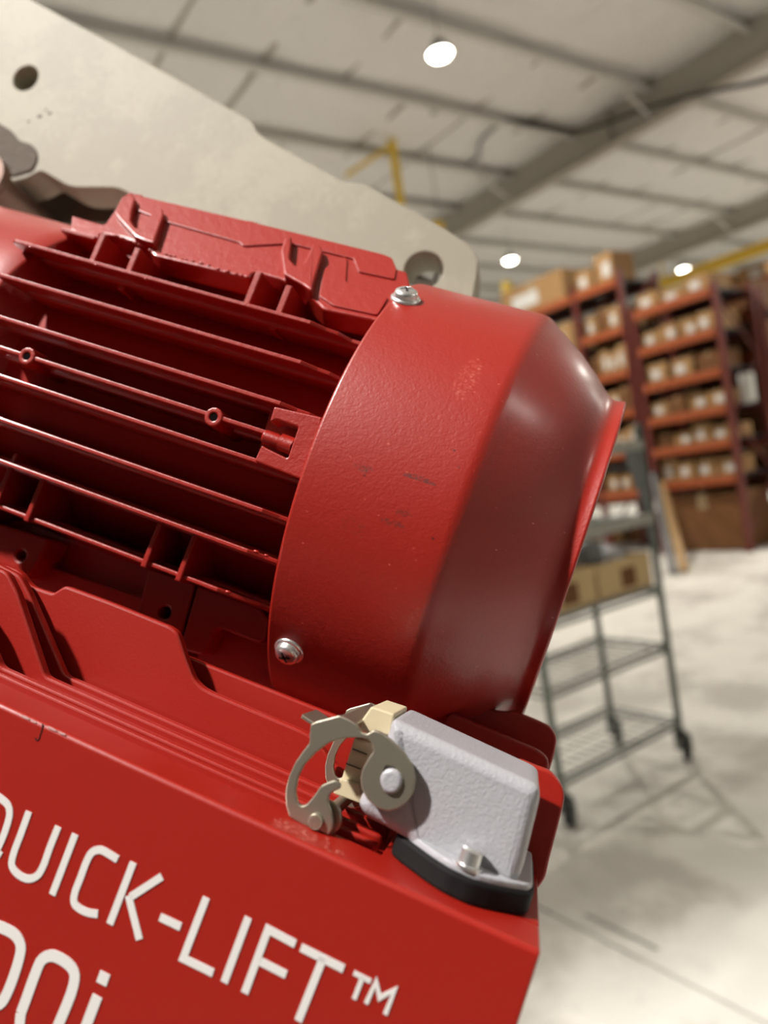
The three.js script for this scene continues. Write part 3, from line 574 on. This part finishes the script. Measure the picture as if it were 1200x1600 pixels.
carton(0, BX + 0.05, 3.832, -7.95, 0.75, 0.46, 1.3, 'long pale brown carton lying on top of the tallest rack, above its orange top beam');
carton(2, BX + 0.1, 3.832, -6.6, 0.5, 0.42, 0.3, 'upright pale carton standing on top of the tallest rack at its right end');
carton(0, BX + 0.1, 3.832, -6.95, 0.5, 0.3, 0.28, 'low brown carton on top of the tallest rack, left of the upright pale carton');
carton(1, BX + 0.1, 0.014, -5.6, 0.7, 0.74, 1.05, 'very large dull brown carton on the floor under the lowest shelf of the rack');
{
  const t = thing('white_bin', [BX + 0.25, 1.84, -4.93], 'white plastic bin hanging out of the right end of the rack', 'bin');
  part('bin_body', rbx(0.14, 0.36, 0.14, 0.02, 0.06, 0.17, 0.02), M.sticker, t);
}
// ================================================================ wire cart
{
  const X0 = 2.05, X1 = 2.84, Z0 = -2.44, Z1 = -2.06, H = 1.52, t = thing('wire_cart', [(X0 + X1) / 2, 0, (Z0 + Z1) / 2], 'grey wire shelf cart on castors standing on the open floor', 'cart');
  const cx = (X0 + X1) / 2, cz = (Z0 + Z1) / 2, w = X1 - X0, d = Z1 - Z0;
  for (const sx of [-1, 1]) for (const sz of [-1, 1]) {
    const x = sx * w / 2, z = sz * d / 2;
    part('post', [rod([x, 0.13, z], [x, H, z], 0.0165, 12), new THREE.SphereGeometry(0.0165, 12, 6).translate(x, H, z)], M.chrome, t);
    const c = part('castor', [new THREE.CylinderGeometry(0.05, 0.05, 0.03, 24).rotateX(Math.PI / 2).rotateY(0.5).translate(x + 0.018, 0.05, z + 0.01), new THREE.CylinderGeometry(0.022, 0.028, 0.03, 16).translate(x, 0.125, z)], M.castor, t);
    part('fork', [bx(0.012, 0.09, 0.035, x + 0.01, 0.085, z + 0.026), bx(0.012, 0.09, 0.035, x + 0.01, 0.085, z - 0.022)], M.chrome, c);
  }
  for (const y of [0.19, 0.535, 0.8, 1.12, 1.45]) {
    const e = [];
    for (const dy of [0, -0.028]) e.push(rod([-w / 2, y + dy, d / 2], [w / 2, y + dy, d / 2], 0.009, 8), rod([-w / 2, y + dy, -d / 2], [w / 2, y + dy, -d / 2], 0.009, 8), rod([-w / 2, y + dy, -d / 2], [-w / 2, y + dy, d / 2], 0.0065, 8), rod([w / 2, y + dy, -d / 2], [w / 2, y + dy, d / 2], 0.0065, 8));
    const s = part('shelf', e, M.chrome, t);
    const wires = []; for (let k = 1; k < 15; k++) { const x = -w / 2 + w * k / 15; wires.push(rod([x, y + 0.004, -d / 2], [x, y + 0.004, d / 2], 0.0022, 5)); }
    for (const z of [-0.1, 0, 0.1]) wires.push(rod([-w / 2, y - 0.002, z], [w / 2, y - 0.002, z], 0.003, 5));
    if (y > 1) part('shelf_lip', rbx(w, 0.045, 0.012, 0.004, 0, y - 0.01, d / 2 + 0.02), M.lip, s);
    part('shelf_wires', wires, M.chrome, s).userData.kind = 'stuff';
  }
  part('gusset', prismWorld([[0, 0], [-0.13, 0], [-0.03, -0.3], [0, -0.36]], 0.006).translate(w / 2, 1.44, d / 2), M.greyPlastic, t);
  function prismWorld(p, dd) { return new THREE.ExtrudeGeometry(new THREE.Shape(p.map(a => new THREE.Vector2(...a))), { depth: dd, bevelEnabled: false }); }
  // open carton trays on the third shelf, with bags and a grey tool in them
  const tray = (x, ww, label) => {
    const o = thing('carton_tray', [x, 0.808, cz], label, 'tray', 'open carton trays on the wire cart'), hh = 0.155, dd = 0.36;
    part('base', bx(ww, 0.006, dd, 0, 0.004, 0), M.trayCard, o);
    for (const s of [-1, 1]) { part('wall', bx(ww, hh, 0.006, 0, hh / 2, s * (dd / 2 - 0.003)), M.trayCard, o); part('wall', bx(0.006, hh, dd - 0.012, s * (ww / 2 - 0.003), hh / 2, 0), M.trayCard, o); }
    part('print', bx(0.1, 0.085, 0.001, 0.02, 0.07, dd / 2 + 0.0006), M.cardDark, o);
    return o;
  };
  tray(2.63, 0.36, 'open brown carton tray at the right end of the wire cart, with dark print');
  tray(2.25, 0.36, 'open brown carton tray beside the red fan cover on the wire cart');
  const bag = (x, z, s, label) => { const g = new THREE.IcosahedronGeometry(0.1, 4); const p = g.attributes.position; for (let i = 0; i < p.count; i++) { const v = new THREE.Vector3().fromBufferAttribute(p, i); v.multiplyScalar(1 + 0.16 * Math.sin(v.x * 60 + s) * Math.sin(v.y * 50 + 2 * s) + 0.08 * Math.sin(v.z * 110 + s)); p.setXYZ(i, v.x, v.y * 0.9, v.z); } g.computeVertexNormals(); const m = part(numbered('plastic_bag'), g, M.poly, scene, [x, 0.92, z]); return tag(m, label, 'bag', 'clear plastic bags on the wire cart'); };
  bag(2.72, cz, 1, 'crumpled clear plastic bag in the right tray of the wire cart');
  bag(2.29, cz, 4, 'crumpled clear plastic bag in the left tray of the wire cart, beside the fan cover');
  const k = thing('tool_case', [2.525, 0.816, cz + 0.03], 'rounded grey plastic case standing in the right tray of the cart', 'case');
  part('case_body', rbx(0.13, 0.24, 0.2, 0.04, 0, 0.12, 0), M.greyPlastic, k);
}
{ // plank and tube leaning on the rack
  const lean = (name, a, b, w, th, m, label, cat) => {
    const A = new THREE.Vector3(...a), B = new THREE.Vector3(...b), t = part(numbered(name), rbx(w, A.distanceTo(B), th, 0.008, 0, A.distanceTo(B) / 2, 0), m, scene, a);
    t.quaternion.setFromUnitVectors(new THREE.Vector3(0, 1, 0), B.clone().sub(A).normalize()); tag(t, label, cat); return t;
  };
  lean('wooden_plank', [7.35, 0.02, -4.98], [8.66, 0.96, -6.02], 0.1, 0.06, M.wood, 'pale wooden plank leaning against the rack just right of the wire cart', 'plank');
  lean('steel_tube', [7.2, 0.03, -5.02], [8.66, 1.1, -6.12], 0.09, 0.05, M.greyPlastic, 'dark grey square tube leaning beside the wooden plank', 'tube');
}
// ================================================================ overhead things
{
  const c = part(numbered('power_cable'), tube([[9.15, 7.0, -8.3], [10.0, 6.98, -8.15], [10.58, 6.93, -8.0], [10.62, 6.78, -7.4], [10.62, 6.66, -6.7], [10.6, 6.4, -5.8], [10.6, 6.12, -4.95], [10.6, 5.95, -4.2]], 0.034, 60), M.cable, scene);
  tag(c, 'thick dark cable draped along the big roof beam', 'cable');
  const k = part(numbered('conduit'), tube([[9.15, 7.02, -8.35], [9.2, 6.98, -8.9], [9.5, 6.98, -9.3], [9.7, 7.0, -9.75]], 0.03, 30), M.lampBody, scene);
  tag(k, 'short bent grey conduit under the ceiling left of the big beam', 'conduit');
  const s = thing('sprinkler_head', [7.7, 6.9, -8.33], 'small dark sprinkler head under a purlin below the brightest lamp', 'sprinkler');
  part('nozzle', [rod([0, 0, 0], [0, 0.09, 0], 0.02), new THREE.CylinderGeometry(0.05, 0.05, 0.01, 16).translate(0, 0, 0)], M.lampBody, s);
  const y = thing('crane_hanger', [7.78, 6.02, -9.5], 'yellow steel hanger post with a diagonal brace under the ceiling, above the plate', 'crane');
  part('post', bx(0.1, 1.1, 0.1, 0, 0.55, 0), M.yellow, y); part('brace', rod([-0.05, 0.95, 0], [-1.0, 0.36, 0], 0.035, 8), M.yellow, y); part('foot_plate', bx(0.2, 0.02, 0.2, 0, 1.11, 0), M.yellow, y);
  const r = thing('crane_trolley', [8.5, 5.72, -9.5], 'small yellow trolley hanging on a thin cable just above the right end of the plate', 'trolley');
  part('trolley_body', rbx(0.22, 0.16, 0.14, 0.03), M.yellow, r); part('cable', rod([0.05, 0.08, 0], [0.05, 1.44, 0], 0.012, 6), M.lampBody, r);
  const q = thing('crane_post', [BX + 0.5, 4.0, -8.85], 'yellow post standing over the far end of the tallest rack', 'crane');
  part('post', bx(0.12, 0.6, 0.12, 0, 0.3, 0), M.yellow, q); part('bracket', bx(0.2, 0.1, 0.2, 0, 0.05, 0), M.yellow, q);
  const w = thing('crane_runway', [18.6, 5.8, -8], 'long yellow crane runway beam under the ceiling at the right edge', 'crane');
  part('beam', [bx(0.2, 0.02, 9, 0, 0, 0), bx(0.02, 0.24, 9, 0, 0.12, 0), bx(0.2, 0.02, 9, 0, 0.24, 0)], M.yellow, w);
  for (const z of [-4, 0, 4]) part('drop_rod', rod([0, 0.25, z], [0, 1.2, z], 0.03, 8), M.yellow, w);
}
renderer.render(scene, camera);
